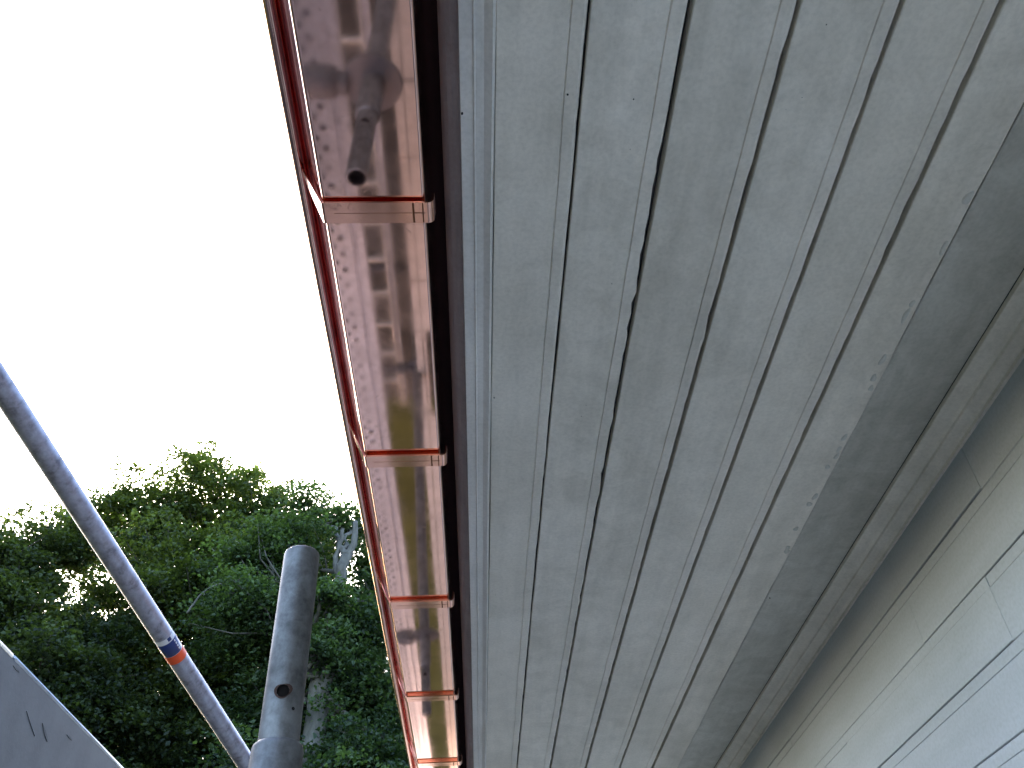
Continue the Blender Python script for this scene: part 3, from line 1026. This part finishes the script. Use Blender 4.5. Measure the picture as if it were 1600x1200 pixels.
def limb(pts, r0, r1, n=10, wob=0.06):
    """smooth wandering limb through control points"""
    pts = [Vector(p) for p in pts]
    out = []
    m = len(pts) - 1
    tot = n * m
    for i in range(tot + 1):
        t = i / n
        k = min(int(t), m - 1)
        f = t - k
        p0, p1, p2, p3 = pts[max(0, k - 1)], pts[k], pts[k + 1], pts[min(m, k + 2)]
        q = 0.5 * ((2 * p1) + (p2 - p0) * f + (2 * p0 - 5 * p1 + 4 * p2 - p3) * f * f + (3 * p1 - p0 - 3 * p2 + p3) * f ** 3)
        out.append(q + Vector((random.gauss(0, wob), random.gauss(0, wob), random.gauss(0, wob * 0.4))) * (0.5 if 0 < i < tot else 0))
    rad = [r0 + (r1 - r0) * (i / tot) ** 0.8 for i in range(tot + 1)]
    return out, rad

def merge(geos):
    V, Fc = [], []
    for v, f in geos:
        b0 = len(V)
        V += [tuple(q) for q in v]
        Fc += [tuple(b0 + i for i in q) for q in f]
    return V, Fc

def build_tree(name, label, base, trunk_pts, r0, lobes, leaf, mat, bark, dens=1.0, wisps=()):
    t = empty(name, base)
    tag(t, label, 'tree', 'trees beyond the eaves')
    out, rad = limb([base] + trunk_pts, r0, r0 * 0.35, 8, r0 * 0.18)
    tv, tf = tube_geo(out, rad, 10)
    mesh_obj('trunk', tv, tf, bark, t, True, origin=tuple(base))
    clusters, twigs = [], []
    for (c, rx, ry, rz, nc, tint) in lobes:
        c = Vector(c)
        # a limb from the trunk to the lobe
        st = min(out[len(out) // 4:], key=lambda q: (q - (c - Vector((0, 0, rz * 1.3)))).length)
        k = (st + c) / 2 + Vector((random.uniform(-.2, .2), random.uniform(-.2, .2), -0.15))
        lo, lr = limb([st, k, c], r0 * 0.33, 0.014, 6, 0.05)
        twigs.append(tube_geo(lo, lr, 6))
        nc = int(nc * dens)
        for j in range(nc):
            dvec = Vector(rng.normal(0, 1, 3)).normalized()
            q = random.random() ** 0.42
            # knobbly outline: the lobe's radius changes with direction
            kn = 1 + 0.16 * math.sin(5 * dvec.x + 3 * dvec.z + c.x * 7) + 0.12 * math.sin(9 * dvec.y - 6 * dvec.z + c.z * 5)
            p = c + Vector((dvec.x * rx, dvec.y * ry, dvec.z * rz)) * (q * kn)
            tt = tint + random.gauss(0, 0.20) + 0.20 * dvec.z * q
            clusters.append((tuple(p), random.uniform(0.08, 0.17), random.uniform(0.03, 0.07), random.randint(75, 145), tt))
            if j % 5 == 0:
                a = lo[random.randrange(len(lo) // 2, len(lo))]
                mid = (a + p) / 2 + Vector((random.uniform(-.1, .1), random.uniform(-.1, .1), random.uniform(-.12, .04)))
                twigs.append(tube_geo([a, mid, p], [0.013, 0.008, 0.003], 5))
    for (p, ln) in wisps:
        p = Vector(p)
        tip = p + Vector((random.uniform(-.12, .12), random.uniform(-.1, .1), ln))
        twigs.append(tube_geo([p - Vector((0, 0, 0.2)), (p + tip) / 2 + Vector((.03, 0, 0)), tip], [0.009, 0.006, 0.002], 5))
        for i in range(4):
            clusters.append((tuple(p.lerp(tip, i / 4 + 0.05)), 0.055, 0.05, random.randint(7, 14), 0.6))
    v, f = merge(twigs)
    b_ = mesh_obj('branches', v, f, bark, t, True, origin=tuple(base))
    b_['kind'] = 'stuff'
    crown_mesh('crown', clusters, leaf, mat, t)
    return t

def L(px_, py_, Y, rx, rz, nc, tint, ry=None):
    return (tuple(at_Y(px_, py_, Y)), rx, ry or rx, rz, nc, tint)

# broad tree in the middle
YT = 10.5
b1 = at_Y(330, 1120, YT); b1 = (b1.x, YT + 0.6, GROUND)
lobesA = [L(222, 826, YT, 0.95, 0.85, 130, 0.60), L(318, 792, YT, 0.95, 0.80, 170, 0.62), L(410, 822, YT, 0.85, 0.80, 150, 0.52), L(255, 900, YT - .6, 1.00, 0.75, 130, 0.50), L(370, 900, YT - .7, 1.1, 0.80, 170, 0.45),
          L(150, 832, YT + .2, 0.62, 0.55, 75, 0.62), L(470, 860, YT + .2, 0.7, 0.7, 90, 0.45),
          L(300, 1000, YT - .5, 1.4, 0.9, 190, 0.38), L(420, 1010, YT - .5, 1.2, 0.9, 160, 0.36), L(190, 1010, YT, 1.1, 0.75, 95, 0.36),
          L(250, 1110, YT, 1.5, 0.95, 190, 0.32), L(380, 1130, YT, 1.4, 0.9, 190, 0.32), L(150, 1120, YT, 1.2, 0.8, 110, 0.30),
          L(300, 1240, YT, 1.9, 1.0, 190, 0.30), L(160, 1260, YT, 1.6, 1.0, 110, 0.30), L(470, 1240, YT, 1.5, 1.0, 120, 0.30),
          L(250, 1420, YT, 2.2, 1.2, 170, 0.30), L(420, 1430, YT, 2.0, 1.2, 170, 0.30), L(300, 1600, YT + .3, 2.2, 1.2, 150, 0.30), L(480, 1600, YT + .3, 1.8, 1.2, 150, 0.30)]  # lowest lobes, out of frame, added to block sun from the far planks
wisA = [(at_Y(181, 742, YT), 0.45), (at_Y(275, 735, YT), 0.2), (at_Y(320, 728, YT), 0.18), (at_Y(352, 735, YT), 0.16), (at_Y(395, 752, YT), 0.2), (at_Y(235, 745, YT), 0.2), (at_Y(430, 775, YT), 0.2)]
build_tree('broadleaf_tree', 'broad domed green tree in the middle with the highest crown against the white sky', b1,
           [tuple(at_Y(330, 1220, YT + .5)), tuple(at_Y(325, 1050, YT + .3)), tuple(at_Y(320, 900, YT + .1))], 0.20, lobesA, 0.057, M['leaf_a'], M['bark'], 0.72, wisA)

# darker tree cut by the left border
YL = 9.0
b2 = at_Y(-40, 1120, YL); b2 = (b2.x, YL + 0.5, GROUND)
lobesB = [L(25, 880, YL, 0.62, 0.40, 70, 0.45), L(95, 850, YL + .3, 0.50, 0.38, 60, 0.66), L(-60, 880, YL, 0.9, 0.6, 100, 0.40), L(60, 950, YL, 0.75, 0.34, 70, 0.36), L(15, 1010, YL, 0.8, 0.5, 90, 0.30),
          L(110, 1000, YL, 0.70, 0.36, 60, 0.34), L(100, 1080, YL - .3, 0.95, 0.6, 100, 0.26), L(10, 1120, YL, 1.2, 0.8, 150, 0.24), L(150, 1170, YL, 1.0, 0.7, 110, 0.26), L(-120, 1030, YL, 1.3, 0.9, 120, 0.3), L(60, 1260, YL, 1.5, 0.9, 130, 0.26)]
wisB = [(at_Y(8, 812, YL), 0.26), (at_Y(120, 800, YL), 0.15), (at_Y(40, 800, YL), 0.15)]
build_tree('broadleaf_tree', 'dark green tree cut by the left border behind the sloping tube', b2,
           [tuple(at_Y(-30, 1220, YL + .3)), tuple(at_Y(-10, 1060, YL + .2)), tuple(at_Y(20, 900, YL))], 0.17, lobesB, 0.054, M['leaf_b'], M['bark'], 0.72, wisB)

# leaning tree with a pale trunk, between the upright tube and the gutter
YR = 8.2
b3 = at_Y(480, 1190, YR); b3 = (b3.x - 0.35, YR + 0.2, GROUND)
lobesC = [L(505, 800, YR + .6, 0.42, 0.30, 34, 0.55), L(555, 822, YR + .7, 0.34, 0.26, 22, 0.5), L(460, 850, YR + .3, 0.50, 0.40, 60, 0.55), L(400, 880, YR + .2, 0.55, 0.40, 70, 0.52), L(590, 905, YR + .6, 0.40, 0.45, 60, 0.40),
          L(575, 980, YR + .3, 0.50, 0.50, 90, 0.42), L(440, 960, YR + .5, 0.6, 0.5, 90, 0.42), L(395, 960, YR, 0.6, 0.45, 80, 0.46), L(590, 1080, YR + .4, 0.6, 0.5, 100, 0.36), L(545, 1000, YR + .7, 0.45, 0.4, 40, 0.38),
          L(560, 1160, YR + .2, 0.75, 0.5, 110, 0.34), L(450, 1100, YR + .6, 0.8, 0.55, 110, 0.34), L(640, 1180, YR + .5, 0.8, 0.6, 110, 0.32), L(500, 1280, YR, 1.2, 0.7, 120, 0.3), L(640, 1290, YR, 1.0, 0.7, 100, 0.3), L(540, 1420, YR + .6, 1.3, 0.9, 150, 0.3), L(600, 1560, YR + .9, 1.2, 0.9, 150, 0.3),  # last pair of lobes, unseen, added to shade the platform from low sun
          L(512, 925, YR - .25, 0.16, 0.13, 14, 0.5), L(500, 1010, YR - .3, 0.18, 0.10, 14, 0.48), L(520, 985, YR - .25, 0.13, 0.10, 8, 0.5)]
t3 = build_tree('pale_trunk_tree', 'leaning tree with a pale bare forked trunk between upright tube and gutter', b3,
           [tuple(at_Y(484, 1180, YR)), tuple(at_Y(497, 1080, YR)), tuple(at_Y(513, 985, YR)), tuple(at_Y(530, 910, YR)), tuple(at_Y(538, 868, YR))], 0.135, lobesC, 0.049, M['leaf_c'], M['bark_pale'], 0.8,
           [(at_Y(560, 800, YR + .5), 0.15), (at_Y(500, 785, YR + .5), 0.15)])
for pts, r in (([(535, 885), (552, 850), (556, 815)], 0.058), ([(532, 905), (524, 880), (531, 850), (536, 825)], 0.045), ([(505, 1040), (525, 1030), (540, 1000)], 0.05), ([(428, 930), (424, 890), (425, 862)], 0.04)):
    lo, lr = limb([at_Y(x, y, YR + .02) for x, y in pts], r, r * 0.45, 6, 0.012)
    mesh_obj('limb', *tube_geo(lo, lr, 9), M['bark_pale'], t3, True, origin=tuple(b3))
for pts in ([(292, 958), (318, 925), (350, 910), (378, 905)], [(357, 945), (365, 925), (388, 905)]):
    lo, lr = limb([at_Y(x, y, YR - .35) for x, y in pts], 0.012, 0.005, 6, 0.008)
    mesh_obj('bare_twig', *tube_geo(lo, lr, 6), M['bark_pale'], t3, True, origin=tuple(b3))

for o in bpy.data.objects:
    if o.type == 'MESH' and o.name.split('.')[0] in ('tube', 'spigot', 'trough', 'front_bead', 'rung', 'front_face', 'sticker', 'navy_band', 'orange_band', 'raised_rims'):
        fix_sharp(o, 0.55)
